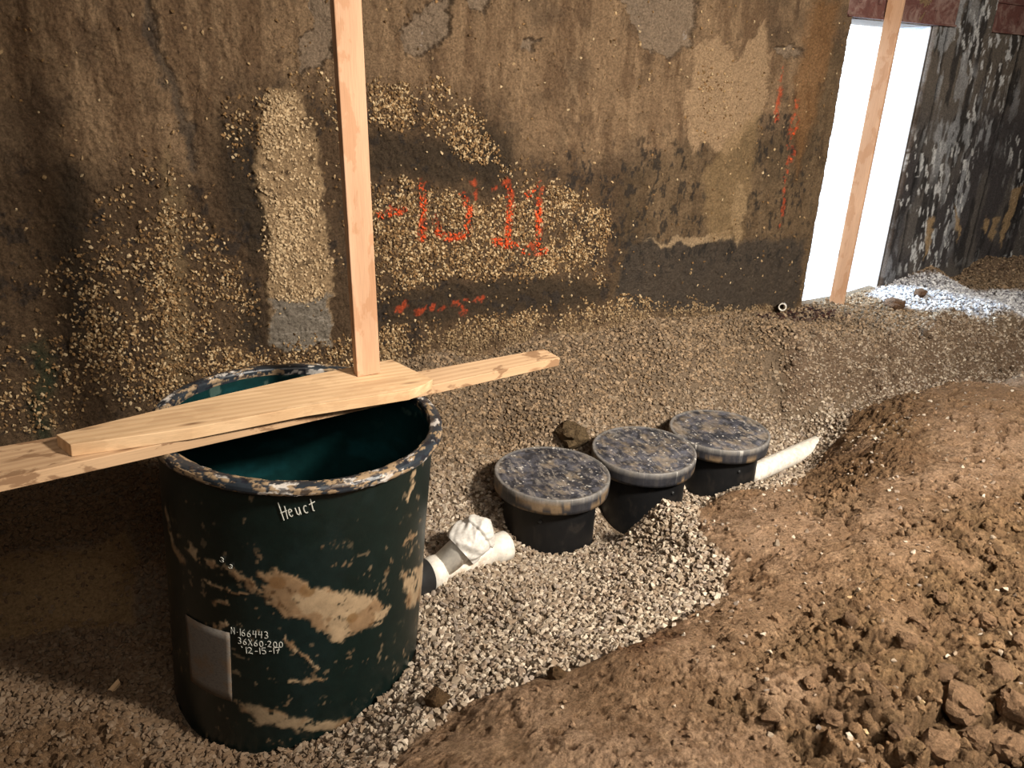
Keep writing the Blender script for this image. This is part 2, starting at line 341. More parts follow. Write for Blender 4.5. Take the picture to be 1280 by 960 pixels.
c_d = mix(c_d, lin(90, 64, 42), crk * .6); c_d = mix(c_d, lin(92, 66, 44), pit * (1 - rough) * .85); c_d = mix(c_d, lin(112, 84, 58), sst(.58, .68, fbm(GXX * 18, GYY * 18, 5, 190, .7)) * .6); c_d = mix(c_d, lin(200, 166, 130), sst(.66, .74, fbm(GXX * 26, GYY * 26, 4, 177, .6)) * .5 * (1 - rough))
c_d = mix(c_d, lin(138, 108, 80), sst(.48, .6, fbm(GXX * 9, GYY * 9, 5, 178, .65)) * .45)
c_d = c_d * (1 + rough * ((i1_ - .5) * .25 + (i2_ - .5) * .35 + (i3_ - .5) * .3))[..., None]; c_d = mix(c_d, lin(74, 56, 40), rough * sst(.12, .0, g2_) * .6); c_d = mix(c_d, lin(72, 54, 38), rough * sst(.10, .0, g1_) * .5)  # gaps between the broken pieces painted darker, crevice shade in the colour
c_b = mix(c_d, lin(120, 100, 82), np.maximum(bank, farm) * .9); c_b = mix(c_b, lin(150, 122, 86), clay * .95); c_b = mix(c_b, lin(118, 92, 66), botl * .9)
TCOL = mix(c_gr, np.zeros(3), np.zeros(GXX.shape)) * (1 - soilm[..., None]) + c_b * soilm[..., None]
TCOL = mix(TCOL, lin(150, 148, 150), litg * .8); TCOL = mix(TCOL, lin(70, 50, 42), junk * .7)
V = np.stack([GXX, GYY, HT], -1)
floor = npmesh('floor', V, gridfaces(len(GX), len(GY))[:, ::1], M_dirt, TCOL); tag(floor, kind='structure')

# ------------------------------------------------------------------ wall with caked mud
DU0, DU1, DZ1 = 2.475, 3.36, 2.065
def wgrid(u0, u1, z0, z1, s):
    U = np.arange(u0, u1 + s * .5, s); Z = np.arange(z0, z1 + s * .5, s); U[-1] = u1; Z[-1] = z1
    return np.meshgrid(U, Z, indexing='ij')
def up(L): return [uv(*p) for p in L]
# pebble zones on the wall: polygon, weight
PZ = [([(0, 400), (60, 330), (110, 300), (130, 240), (180, 190), (215, 175), (240, 215), (262, 270), (300, 330), (335, 380), (340, 440), (250, 490), (130, 520), (-100, 560), (-100, 450)], .34),
      ([(130, 320), (210, 300), (300, 340), (320, 430), (240, 480), (120, 510), (90, 400)], .55),
      ([(196, 200), (216, 210), (236, 480), (206, 480)], 1.3),
      ([(330, 115), (372, 112), (385, 150), (400, 230), (412, 330), (400, 375), (335, 375), (330, 300), (318, 220)], 2.2),
      ([(275, 130), (325, 115), (320, 225), (290, 215)], .5), ([(360, 90), (420, 100), (450, 200), (430, 290), (400, 230)], .5),
      ([(455, 103), (540, 103), (600, 140), (620, 205), (575, 200), (530, 165), (455, 150)], 1.5),
      ([(452, 225), (520, 228), (600, 250), (690, 225), (755, 270), (762, 300), (730, 335), (640, 345), (560, 345), (480, 375), (455, 370)], 2.0),
      ([(620, 200), (680, 210), (760, 260), (750, 350), (650, 350)], .7),
      ([(865, 75), (905, 85), (935, 110), (920, 160), (870, 180)], .12),
      ([(240, 440), (330, 425), (420, 420), (480, 405), (560, 395), (640, 385), (760, 372), (1000, 378), (1000, 420), (600, 440), (240, 500)], 1.3)]
ORANGE = [([(523, 228), (525, 262), (524, 296)], .02), ([(541, 275), (545, 290), (560, 296), (578, 292), (583, 262), (575, 240)], .02), ([(588, 218), (590, 245)], .017),
          ([(612, 236), (630, 228), (632, 262), (630, 300)], .02), ([(614, 300), (640, 306)], .022), ([(655, 242), (670, 232), (668, 270), (668, 302), (650, 312), (676, 312)], .02),
          ([(470, 268), (500, 262)], .02), ([(487, 388), (505, 384)], .015), ([(520, 392), (525, 382), (545, 378)], .02), ([(560, 375), (575, 392)], .015), ([(580, 378), (600, 372)], .015),
          ([(975, 88), (972, 110), (966, 145)], .02), ([(986, 150), (982, 190), (976, 240), (970, 280)], .018), ([(988, 130), (990, 160)], .012)]
def wallfield(U, Z):
    c = np.zeros(U.shape + (3,)) + lin(142, 116, 88)
    st = sfbm(U * 9, Z * 1.6, 5, 60, .6); st2 = sfbm(U * 26, Z * 6, 4, 61, .6); bl = fbm(U * 2.3, Z * 2.3, 5, 62)
    c = mix(c, lin(104, 80, 58), sst(.45, .65, st) * .65); c = mix(c, lin(166, 138, 106), sst(.52, .7, st2) * .5)
    c = mix(c, lin(90, 74, 58), sst(.5, .68, bl) * .55)
    c = mix(c, lin(74, 58, 44), sst(.60, .70, fbm(U * 9, Z * 6, 5, 162, .7)) * .4)
    d = (sfbm(U * 7, Z * 2.4, 4, 63) - .5) * .03 + (sfbm(U * 24, Z * 9, 4, 64, .6) - .5) * .014 + (fbm(U * 60, Z * 45, 3, 65, .6) - .5) * .016 + (fbm(U * 18, Z * 14, 5, 68, .65) - .5) * .026
    wu = U + .12 * (fbm(U * 9, Z * 9, 6, 66, .68) - .5); wz = Z + .14 * (fbm(U * 9, Z * 6, 6, 67, .68) - .5)
    def pm(L, s=.02): return sst(-s, s, sdpoly(wu, wz, up(L)))
    # darker lower half and dark smears
    low = pm([(-200, 210), (60, 200), (170, 205), (235, 215), (260, 130), (330, 100), (430, 110), (620, 130), (640, 190), (780, 210), (800, 300), (760, 400), (-300, 620)], .12)
    c = mix(c, lin(84, 66, 48), low * .8)
    for L in ([(75, 210), (100, 205), (115, 330), (105, 450), (85, 450), (70, 300)], [(470, 165), (600, 170), (625, 215), (560, 225), (455, 215)], [(270, 150), (318, 160), (335, 280), (320, 330), (285, 270)],
              [(305, 350), (330, 370), (332, 430), (295, 430)], [(455, 372), (560, 352), (700, 345), (760, 350), (740, 385), (600, 392), (470, 410)], [(590, 145), (640, 170), (640, 250), (600, 240)]):
        c = mix(c, lin(62, 52, 40), pm(L, .05) * .8)
    c = mix(c, lin(84, 70, 50), pm([(780, 210), (860, 180), (1000, 160), (1030, 60), (1060, 60), (1000, 385), (880, 390), (760, 390)], .08) * .55)
    c = mix(c, lin(66, 60, 54), pm([(778, 300), (900, 296), (1000, 300), (990, 384), (850, 388), (762, 388)], .03) * .8)
    spk = sst(.58, .66, sfbm(U * 30, Z * 14, 4, 70, .65)); c = mix(c, lin(46, 42, 38), spk * .8 * pm([(690, 180), (860, 170), (1030, 100), (1000, 330), (760, 340), (700, 280)], .1))
    spk2 = sst(.6, .66, fbm(U * 14, Z * 14, 5, 71, .7)); c = mix(c, lin(54, 48, 44), spk2 * low * .7)
    for L in ([(800, 303), (850, 295), (905, 290), (908, 300), (860, 305)], [(905, 270), (920, 225), (928, 260), (915, 310)]): c = mix(c, lin(176, 150, 116), pm(L, .008) * .8)
    tan = pm([(866, 62), (893, 40), (915, 78), (950, 28), (957, 70), (955, 130), (928, 170), (900, 195), (880, 170), (862, 190), (850, 130)], .015)
    c = mix(c, lin(168, 140, 108), tan); c = mix(c, lin(150, 124, 88), pm([(900, 180), (945, 140), (935, 220), (920, 300), (880, 300), (870, 220)], .04) * .6)
    c = mix(c, lin(138, 98, 58), pm([(1010, 0), (1045, 0), (1020, 120), (990, 220), (985, 130)], .05) * .6)
    d = d - tan * .012
    for L in ([(376, -20), (425, -20), (425, 40), (405, 88), (378, 92), (370, 50), (388, 40)], [(492, 42), (515, 12), (560, -10), (560, 40), (530, 62), (500, 75)], [(770, -20), (870, -20), (862, 60), (830, 68), (800, 60), (785, 25)],
              [(655, 50), (672, 45), (660, 72), (646, 68)], [(560, -20), (620, -20), (600, 10)], [(960, 58), (990, 55), (1000, 75), (970, 72)]):
        k = pm(L, .008); c = mix(c, lin(142, 124, 104), k * .8); d = d - k * .026; rim_ = pm(L, .05) * (1 - k); d = d + rim_ * .016; c = mix(c, lin(60, 48, 38), sst(.5, .95, 1 - np.abs(2 * k - 1)) * .55)
    # tan column with a smooth grey plate at its foot
    colm = pm([(330, 115), (372, 112), (385, 150), (402, 230), (413, 330), (410, 430), (335, 432), (335, 300), (316, 220)], .012)
    c = mix(c, lin(176, 148, 112), colm * .9 * sst(.25, .5, fbm(U * 20, Z * 20, 4, 163) + .1)); d = d + colm * .012
    pl = pm([(338, 372), (408, 368), (410, 430), (335, 432)], .012); c = mix(c, lin(134, 124, 110), pl); c = mix(c, lin(170, 160, 146), pl * sst(.93, .99, 1 - np.abs(2 * sfbm(U * 3, Z * 22, 3, 75) - 1)) * .7)
    c = mix(c, lin(150, 126, 92), pm([(203, 170), (214, 200), (232, 330), (236, 480), (210, 480), (206, 300)], .02) * .6)
    gr = .75 * sst(.034, .008, sdline(wu, wz, up([(172, -20), (195, 50), (215, 110), (230, 160), (236, 200)]))); c = mix(c, lin(78, 70, 62), gr * .9); d = d - gr * .02
    c = mix(c, lin(34, 62, 42), pm([(40, 430), (60, 420), (68, 470), (60, 548), (45, 548)], .04) * .6)
    # lath marks and spray paint
    for L, w in ORANGE:
        k = sst(w * 1.3, w * .3, sdline(wu, wz, up(L))) * sst(.42, .58, fbm(U * 40, Z * 40, 3, 80)); c = mix(c, lin(214, 84, 44), k * .62)
    # right of the doorway: dark wall with white flecks
    rt = sst(3.30, 3.40, U)
    cr = np.zeros(U.shape + (3,)) + lin(74, 70, 70)
    cr = mix(cr, lin(104, 98, 92), sst(.45, .65, sfbm(U * 5, Z * 1.5, 5, 90)) * .8); cr = mix(cr, lin(122, 112, 100), sst(1.5, 1.9, Z + .3 * bl) * .7)
    cr = mix(cr, lin(46, 44, 44), sst(.55, .66, sfbm(U * 12, Z * 3, 4, 91)) * .8)
    fl = sst(.62, .68, sfbm(U * 34 + Z * 6, Z * 11, 3, 92, .6)) * sst(.4, .62, fbm(U * 2, Z * 2, 3, 93)); cr = mix(cr, lin(226, 226, 224), fl * .9)
    wash = sst(.5, .75, fbm(U * 1.4, Z * 1.2, 4, 94)) * sst(.5, .6, sfbm(U * 20, Z * 6, 3, 95)); cr = mix(cr, lin(188, 190, 192), wash * .6)
    for L in ([(1155, 270), (1163, 272), (1158, 300), (1148, 322), (1150, 300)], [(1186, 258), (1194, 275), (1190, 305)], [(1225, 272), (1232, 275), (1226, 288), (1220, 285)], [(1262, 235), (1275, 230), (1255, 285), (1246, 308), (1244, 290)], [(1236, 275), (1246, 272), (1236, 300), (1230, 300)]):
        cr = mix(cr, lin(176, 148, 110), pm(L, .012) * .85)
    g1 = np.maximum(sst(.016, .008, np.abs(U - (3.52 + .015 * np.sin(Z * 5)))), np.maximum(sst(.02, .01, np.abs(U - 4.45)), sst(.02, .01, np.abs(U - 5.0))))
    cr = mix(cr, lin(30, 28, 28), g1 * .9)
    c = c * (1 - rt[..., None]) + cr * rt[..., None]
    d = d * (1 - .55 * rt) - g1 * rt * .02
    return c, d
def panel(name, u0, u1, z0, z1, s, coarse_left=None):
    U, Z = wgrid(u0, u1, z0, z1, s); c, d = wallfield(U, Z)
    # close against the slab behind at the edges
    e = np.minimum.reduce([U - u0, u1 - U, z1 - Z, Z - z0]); d = d * sst(0, .02, e) ; Y = -.012 - (d + .028) * sst(-.001, .008, e)
    o = npmesh(name, np.stack([U, Y, Z], -1), gridfaces(*U.shape), M_wall, c); tag(o, kind='structure'); return o, (U, Z, d)
wl, WLF = panel('wall_back', -3.6, DU0, -.75, 2.35, .0065)
wr, WRF = panel('wall_back', DU1, 6.4, -.3, 2.5, .0095)
panel('wall_back', DU0, DU1, DZ1, 2.5, .01)
bm = bmesh.new(); bbox(bm, (-6.3, 0.0, -1), (DU0, .34, 3.4)); tag(bmobj('wall_back', bm, M_conc), kind='structure')
bm = bmesh.new(); bbox(bm, (DU1, 0.0, -1), (9.8, .34, 3.4)); tag(bmobj('wall_back', bm, M_conc), kind='structure')
bm = bmesh.new(); bbox(bm, (DU0, 0.0, DZ1), (DU1, .34, 3.4)); tag(bmobj('wall_back', bm, M_conc), kind='structure')
bm = bmesh.new(); bbox(bm, (DU1 - .012, -.004, 0), (DU1, .345, DZ1)); tag(bmobj('trim_3', bm, M_pale), kind='structure')
for nm, lo, hi in (('wall_left', (-6.3, -7.8, -1), (-6, 0, 3.4)), ('wall_right', (9.5, -7.8, -1), (9.8, 0, 3.4)), ('wall_front', (-6, -7.8, -1), (9.5, -7.5, 3.4)), ('ceiling', (-6.3, -7.8, 3.4), (9.8, .34, 3.6))):
    bm = bmesh.new(); bbox(bm, lo, hi); tag(bmobj(nm, bm, M_conc), kind='structure')
# steel header over the doorway and its neighbour
for i, (a, b, zz) in enumerate((((DU0 - .06), 3.56, 2.07), (4.02, 5.4, 2.06))):
    bm = bmesh.new(); bbox(bm, (a, -.045, zz), (b, -.03, zz + .42)); bbox(bm, (a, -.06, zz), (b, .0, zz + .014)); bbox(bm, (a, -.06, zz + .20), (b, -.03, zz + .21))
    for k in range(5): bbox(bm, (a + .08 + k * .2, -.052, zz + .09), (a + .11 + k * .2, -.044, zz + .12))
    tag(bmobj('trim_%d' % (i + 1), bm, M_rust, bevel=.003), kind='structure')
# yard outside, blown-out daylight put into its near-white ground colour
bm = bmesh.new(); bbox(bm, (-12, .34, -.3), (25, 40, -.02)); tag(bmobj('floor', bm, M_yard), kind='structure')

# ------------------------------------------------------------------ scattered stones
def hull_variants(n, npts, seed, flat=(1, .85, .65)):
    rs = np.random.default_rng(seed); out = []
    for _ in range(n):
        p = rs.normal(size=(npts, 3)); p /= np.linalg.norm(p, axis=1)[:, None]; p *= rs.uniform(.82, 1.05, (npts, 1)); p *= np.array(flat)
        bm = bmesh.new()
        for q in p: bm.verts.new(q)
        r = bmesh.ops.convex_hull(bm, input=bm.verts); bmesh.ops.delete(bm, geom=[v for v in bm.verts if not v.link_faces], context='VERTS')
        bmesh.ops.triangulate(bm, faces=bm.faces); bm.verts.index_update()
        out.append((np.array([v.co for v in bm.verts]), np.array([[v.index for v in f.verts] for f in bm.faces]))); bm.free()
    return out
def blob_variants(n, sub, seed, amp=.35):
    rs = np.random.default_rng(seed); out = []
    for k in range(n):
        bm = bmesh.new(); bmesh.ops.create_icosphere(bm, subdivisions=sub, radius=1)
        p = np.array([v.co for v in bm.verts]); o = rs.uniform(0, 50, 3)
        d = fbm(p[:, 0] * 1.3 + o[0] + p[:, 2], p[:, 1] * 1.3 + o[1] - p[:, 2], 4, k, .65) - .5
        d2_ = fbm(p[:, 2] * 1.9 + o[2], p[:, 0] * 1.9 - p[:, 1] + o[1], 4, k + 9, .65) - .5
        p = p * (1 + amp * 2 * d + amp * 1.6 * d2_)[:, None]
        for _ in range(5):
            nn = rs.normal(size=3); nn /= np.linalg.norm(nn); h = p @ nn; lim = rs.uniform(.55, .85); p = p - np.clip(h - lim, 0, None)[:, None] * nn * .85
        p = p * np.array([1, .85, .65]); out.append((p, np.array([[v.index for v in f.verts] for f in bm.faces]))); bm.free()
    return out
def rotm(n, rs, tilt=pi):
    a = rs.uniform(0, 2 * pi, n); b = rs.uniform(-tilt, tilt, n); c = rs.uniform(-tilt, tilt, n)
    ca, sa, cb, sb, cg, sg = np.cos(a), np.sin(a), np.cos(b), np.sin(b), np.cos(c), np.sin(c)
    return np.stack([np.stack([ca * cb, ca * sb * sg - sa * cg, ca * sb * cg + sa * sg], -1), np.stack([sa * cb, sa * sb * sg + ca * cg, sa * sb * cg - ca * sg], -1), np.stack([-sb, cb * sg, cb * cg], -1)], 1)
def scatter(name, variants, pos, size, col, mat, seed, tilt=pi, smooth=False):
    rs = np.random.default_rng(seed); N = len(pos); which = rs.integers(0, len(variants), N); Rm = rotm(N, rs, tilt); VV = []; FF = []; CC = []; off = 0
    for k, (v, f) in enumerate(variants):
        idx = np.where(which == k)[0]
        if not len(idx): continue
        q = np.einsum('nij,vj->nvi', Rm[idx], v) * size[idx][:, None, None] + pos[idx][:, None, :]
        VV.append(q.reshape(-1, 3)); nv = len(v); FF.append((f[None] + (np.arange(len(idx)) * nv)[:, None, None] + off).reshape(-1, 3)); off += nv * len(idx)
        CC.append(np.repeat(col[idx], nv, axis=0))
    return npmesh(name, np.concatenate(VV), np.concatenate(FF), mat, np.concatenate(CC), smooth)
def pick(cols, n, rs, var=.15):
    c = np.array(cols)[rs.integers(0, len(cols), n)]; return c * rs.uniform(1 - var, 1 + var, (n, 1))
Xt = np.array([1., 0, 0]) - TN[0] * TN; Xt /= np.linalg.norm(Xt); Yt = np.cross(TN, Xt)
RIS = [(-.34, -1.06, -.222, .292, 1.0), (.237, -1.055, -.215, .278, 1.0), (.803, -1.02, -.222, .283, 1.0)]
def blocked(x, y, z, pad=0):
    rel = np.stack([x, y, z], -1) - TC; r = np.hypot(rel @ Xt, rel @ Yt); b = r < RB + .004 + pad
    for a in RIS: b |= np.hypot(x - a[0], y - a[1]) < .236 + pad
    return b
rs = np.random.default_rng(3)
def sample(n, x0, x1, y0, y1, wfun):
    x = rs.uniform(x0, x1, n); y = rs.uniform(y0, y1, n); w = wfun(x, y); k = rs.uniform(0, 1, n) < w; return x[k], y[k]
gravelw = 1 - soilm
gw = lambda x, y: interp(gravelw, x, y)
xs = []; ys = []
for reg, n in (((-3.3, 1.6, -3.0, 0), 88000), ((1.6, 5.8, -2.0, 0), 30000)):
    a, b = sample(n, reg[0], reg[1], reg[2], reg[3], lambda x, y: gw(x, y) ** 1.5); xs.append(a); ys.append(b)
for f_, n, q_ in ((bank, 11000, (.9, 5.2, -1.6, -.05)), (farm, 2600, (2.5, 6, -1, 0)), (botl, 1500, (-3.3, -1.2, -3, -1)), (clay, 300, (-3.3, -1.6, -2, -.5))):
    a, b = sample(n * 8, *q_, lambda x, y: interp(f_, x, y) * .9); xs.append(a[:n]); ys.append(b[:n])
edge = np.clip(fbm(GXX * 4, GYY * 4, 3, 77) - .3, 0, 1) * sst(-.5, 0, -(np.abs(HB + .22)) ) * dirt
a, b = sample(60000, -1.2, 3.2, -2.6, -.5, lambda x, y: interp(dirt, x, y) * sst(.6, .72, fbm(x * 3, y * 3, 4, 78)) * .25 * sst(-.05, -.3, interp(HB, x, y))); xs.append(a[:1600]); ys.append(b[:1600])
a, b = sample(900, -1.0, 4, -3.2, -.5, lambda x, y: interp(dirt, x, y)); xs.append(a); ys.append(b)
x = np.concatenate(xs); y = np.concatenate(ys); n = len(x); z = interp(HT, x, y)
sz = rs.uniform(.0105, .0185, n) * np.where(rs.uniform(0, 1, n) < .06, 1.4, 1); dm = interp(soilm, x, y) > .5; sz[dm] *= rs.uniform(.5, 1.0, dm.sum())
z = z + np.where(dm, 0, rs.uniform(-.003, .008, n)) + sz * .2
keep = ~blocked(x, y, z, .006); keep &= y < -.012
x, y, z, sz = x[keep], y[keep], z[keep], sz[keep]; n = len(x)
col = pick([lin(172, 156, 136), lin(154, 138, 118), lin(136, 118, 98), lin(192, 178, 158), lin(146, 132, 118), lin(138, 120, 102)], n, rs)
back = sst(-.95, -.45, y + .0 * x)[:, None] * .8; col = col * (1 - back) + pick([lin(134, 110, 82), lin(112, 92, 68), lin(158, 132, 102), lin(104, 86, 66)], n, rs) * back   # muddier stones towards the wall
lefty = sst(-1.4, -2.0, x)[:, None] * .85; col = col * (1 - lefty) + lin(98, 76, 54) * lefty  # stones darkened to the left, the weaker light there put into their colour
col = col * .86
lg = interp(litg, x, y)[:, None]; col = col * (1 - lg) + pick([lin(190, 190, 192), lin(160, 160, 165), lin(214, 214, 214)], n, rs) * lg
HV = hull_variants(24, 11, 4)
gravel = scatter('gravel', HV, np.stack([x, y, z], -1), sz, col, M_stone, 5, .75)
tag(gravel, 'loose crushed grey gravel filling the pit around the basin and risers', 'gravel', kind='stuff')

# pebbles stuck on the wall
N = 150000; u = rs.uniform(-3.4, 2.45, N); v = rs.uniform(-.45, 2.2, N); wgt = np.zeros(N)
wu = u + .09 * (fbm(u * 6, v * 6, 4, 81) - .5); wv = v + .12 * (fbm(u * 6, v * 6, 4, 82) - .5)
for L, k in PZ: wgt += k * sst(-.03, .05, sdpoly(wu, wv, up(L)))
clump = sst(.38, .60, fbm(u * 6, v * 5, 5, 83, .62)); wgt = wgt * (.14 + .86 * clump) * .85 + .008
kp = (rs.uniform(0, 1, N) < wgt) & (v > interp(HT, u, np.full(N, -.01)) - .03); u, v = u[kp], v[kp]; n = len(u)
Ug, Zg, Dg = WLF; du = .0065
iu = np.clip(((u + 3.6) / du).astype(int), 0, Ug.shape[0] - 1); iv = np.clip(((v + .75) / du).astype(int), 0, Ug.shape[1] - 1)
sz = rs.uniform(.006, .0135, n); yy = -Dg[iu, iv] - .040 - sz * .25
col = pick([lin(184, 156, 116), lin(160, 132, 94), lin(200, 176, 138), lin(120, 94, 64), lin(144, 112, 74), lin(108, 84, 56)], n, rs, .2)
om = np.zeros(n)
for L, w in ORANGE: om = np.maximum(om, sst(w * 1.4, w * .7, sdline(u, v, up(L))))
om = om * (rs.uniform(0, 1, n) < .7); col = mix(col, lin(228, 84, 36), om * .9)
wlow = sst(.34, .12, v) * sst(-1.2, -.4, u); col = mix(col, np.array(lin(132, 112, 86)), wlow * .7)
col = col * .85; lt = sst(-.02, .02, sdpoly(u, v, up(PZ[3][0]))); col = mix(col, lin(206, 182, 146), lt * .55)
peb = scatter('wall_pebbles', HV, np.stack([u, yy, v], -1), sz, col, M_stone, 6)
tag(peb, 'small tan pebbles stuck in the mud caked on the back wall', 'pebbles', kind='stuff')

# loose soil crumbs and clods
BV = blob_variants(10, 2, 8); BV3 = blob_variants(14, 3, 9)
a, b = sample(42000, -1.2, 5.0, -3.6, -.6, lambda x, y: interp(rough, x, y) * sst(.35, .6, fbm(x * 2.6, y * 2.6, 4, 88)) * np.clip(.35 + .25 * (-y - 1), .1, 1))
a, b = a[:11000], b[:11000]; sz = .0045 + .022 * rs.uniform(0, 1, len(a)) ** 4
a2, b2 = sample(9000, -1.4, 5, -3.4, -.6, lambda x, y: interp(dirt, x, y)); sz2 = .003 + .010 * rs.uniform(0, 1, len(a2)) ** 3
a3, b3 = sample(24000, -2.9, 5.5, -3, -.1, lambda x, y: np.clip(interp(np.maximum.reduce([bank, farm, botl]), x, y), 0, 1)); a3, b3 = a3[:4200], b3[:4200]; sz3 = .005 + .022 * rs.uniform(0, 1, len(a3)) ** 3
x = np.concatenate([a, a2, a3]); y = np.concatenate([b, b2, b3]); sz = np.concatenate([sz, sz2, sz3]); z = interp(HT, x, y) + sz * .1
col = interp(TCOL, x, y) * rs.uniform(.7, 1.35, (len(x), 1)); col = np.clip(col, 0, 1)
a4, b4 = sample(60000, 1.9, 3.4, -.6, .05, lambda x, y: interp(junk, x, y)); a4, b4 = a4[:260], b4[:260]; s4 = rs.uniform(.006, .022, len(a4)); z4 = interp(HT, a4, b4) + s4 * .4
x = np.append(x, a4); y = np.append(y, b4); sz = np.append(sz, s4); z = np.append(z, z4); col = np.concatenate([col, pick([lin(78, 52, 44), lin(96, 74, 60), lin(60, 46, 42), lin(120, 100, 86)], len(a4), rs)])
crumbs = scatter('soil_crumbs', BV, np.stack([x, y, z], -1), sz, col, M_dirt, 7, smooth=False)
tag(crumbs, 'loose brown soil crumbs strewn over the dug earth', 'soil', kind='stuff')
def hitg(px, py): x_, y_ = ground(px, py); return x_, y_, float(interp(HT, np.array([x_]), np.array([y_]))[0])
def single(name, variant, px, py, rad, col, mat, rot=0, sink=.3, smooth=False):
    x_, y_, z_ = hitg(px, py); v, f = variant
    c_, s_ = cos(rot), sin(rot); v = v @ np.array([[c_, -s_, 0], [s_, c_, 0], [0, 0, 1]]).T * rad
    v = v - np.array([0, 0, v[:, 2].min()])
    cc_ = np.tile(col, (len(v), 1)); o = npmesh(name, v, f, mat, cc_, smooth); o.location = (x_, y_, z_ - rad * sink); return o
CL = [(1203, 878, .065), (1268, 885, .055), (1262, 935, .06), (1168, 932, .06), (1130, 812, .036), (1078, 836, .03), (1183, 835, .04), (1250, 838, .045), (1232, 770, .035), (1040, 900, .03), (1010, 858, .028), (1098, 870, .034),
      (960, 905, .028), (1240, 700, .032), (1150, 770, .03), (1215, 925, .04), (1120, 925, .032), (1060, 780, .03), (1178, 742, .03), (1275, 800, .036)]
for i, (px, py, r) in enumerate(CL):
    tag(single('soil_clod', BV3[i % 14], px, py + 4, r, lin(134, 106, 80) * random.uniform(.85, 1.15), M_dirt, i, .35), 'brown lump of soil on the rough loose dirt at the lower right', 'soil clod', 'soil clods on the rough dirt')
tag(single('rock', BV3[3], 716, 556, .11, lin(106, 88, 64), M_dirt, 1.2, .15), 'olive brown rock in the gravel behind the nearest riser lid', 'rock')
tag(single('pale_stone', HV[2], 1153, 880, .017, lin(186, 160, 120), M_stone, 0, .2), 'pale round stone among the soil clods, beside the big clod', 'stone')
tag(single('pale_stone', HV[5], 1083, 914, .013, lin(186, 160, 120), M_stone, 0, .2), 'small pale stone low in the rough dirt, nearest the bottom edge', 'stone')
tag(single('pale_stone', HV[7], 1060, 750, .015, lin(176, 150, 112), M_stone, 0, .2), 'pale stone where the smooth dirt meets the rough clods', 'stone')
tag(single('soil_clod', BV3[5], 548, 882, .05, lin(96, 74, 50), M_dirt, 2, .3), 'dark clod at the gravel edge just right of the basin foot', 'soil clod')
tag(single('soil_clod', BV3[8], 695, 848, .035, lin(96, 74, 50), M_dirt, 2, .3), 'dark clod on the gravel edge in front of the nearest riser', 'soil clod')
tag(single('soil_clod', BV3[9], 1118, 384, .08, lin(112, 86, 66), M_dirt, 2, .3), 'brown clod atop the bank beside the bluish lit gravel', 'soil clod')
tag(single('soil_clod', BV3[2], 1150, 372, .06, lin(112, 86, 66), M_dirt, 1, .3), 'low brown clod right of the clod atop the bank', 'soil clod')

# ------------------------------------------------------------------ green basin
basin = empty('sump_basin'); frame(basin, TC, (1, 0, 0), TN)
tag(basin, 'large dark green open fibreglass basin with muddy rim, half buried in gravel', 'basin')
Ax = np.array([Xt, Yt, TN])
def cyl(px, py, r=RB):                 # sight line onto the basin side -> (arc length, height)
    o = Ax @ (CAM - TC); d = Ax @ ray(px, py); a = d[0] ** 2 + d[1] ** 2; b = 2 * (o[0] * d[0] + o[1] * d[1]); c_ = o[0] ** 2 + o[1] ** 2 - r * r
    D = b * b - 4 * a * c_
    if D < 0: D = 0
    t_ = (-b - math.sqrt(D)) / (2 * a); q = o + d * t_; th = math.atan2(q[1], q[0])
    return (th * r, q[2])
nT, nZ = 560, 210
th = -pi + 2 * pi * np.arange(nT) / nT; zz = np.linspace(-1.5, -.012, nZ)
TH, ZZ = np.meshgrid(th, zz, indexing='ij'); S = TH * RB
wS = S + .03 * (fbm(S * 22, ZZ * 22, 5, 100, .65) - .5) * 2; wZ = ZZ + .03 * (fbm(S * 22, ZZ * 22, 5, 101, .65) - .5) * 2
def tp(L, s=.008): return sst(-s, s, sdpoly(wS, wZ, [cyl(*p) for p in L]))
def tl(L, w): return sst(w, w * .4, sdline(wS, wZ, [cyl(*p) for p in L]))
base = np.zeros(S.shape + (3,)) + lin(13, 25, 22)
base = mix(base, lin(20, 32, 31), sst(.5, .7, fbm(S * 6, ZZ * 3, 4, 102)) * .6)
m1 = tp([(328, 718), (348, 712), (372, 722), (392, 736), (430, 740), (462, 748), (487, 760), (474, 780), (442, 792), (424, 803), (404, 790), (386, 772), (352, 768), (330, 750)], .006)
m1 = np.maximum(m1, tl([(225, 672), (250, 700), (290, 712), (325, 745)], .022) * sst(.4, .55, fbm(S * 30, ZZ * 30, 4, 103)))
m1 = np.maximum(m1, tl([(208, 640), (216, 680), (230, 700)], .022)); m1 = np.maximum(m1, tl([(250, 722), (275, 735), (305, 742)], .008))
m1 = np.maximum(m1, tp([(502, 715), (530, 700), (530, 748), (506, 756)], .008)); m1 = np.maximum(m1, tl([(518, 590), (512, 620)], .012)); m1 = np.maximum(m1, tl([(505, 680), (520, 670)], .01))
m1 = np.maximum(m1, tp([(300, 884), (330, 882), (400, 902), (470, 885), (500, 868), (480, 905), (420, 935), (380, 935), (330, 905)], .01) * sst(.42, .56, fbm(S * 16, ZZ * 16, 4, 160)) * .8)
m1 = np.maximum(m1, tl([(340, 850), (400, 850), (455, 828)], .012) * sst(.45, .6, fbm(S * 24, ZZ * 24, 4, 104)))
m1 = np.maximum(m1, tl([(355, 800), (395, 836)], .008)); m1 = np.maximum(m1, tl([(270, 752), (280, 752)], .012)); m1 = np.maximum(m1, tl([(265, 790), (280, 778)], .01))
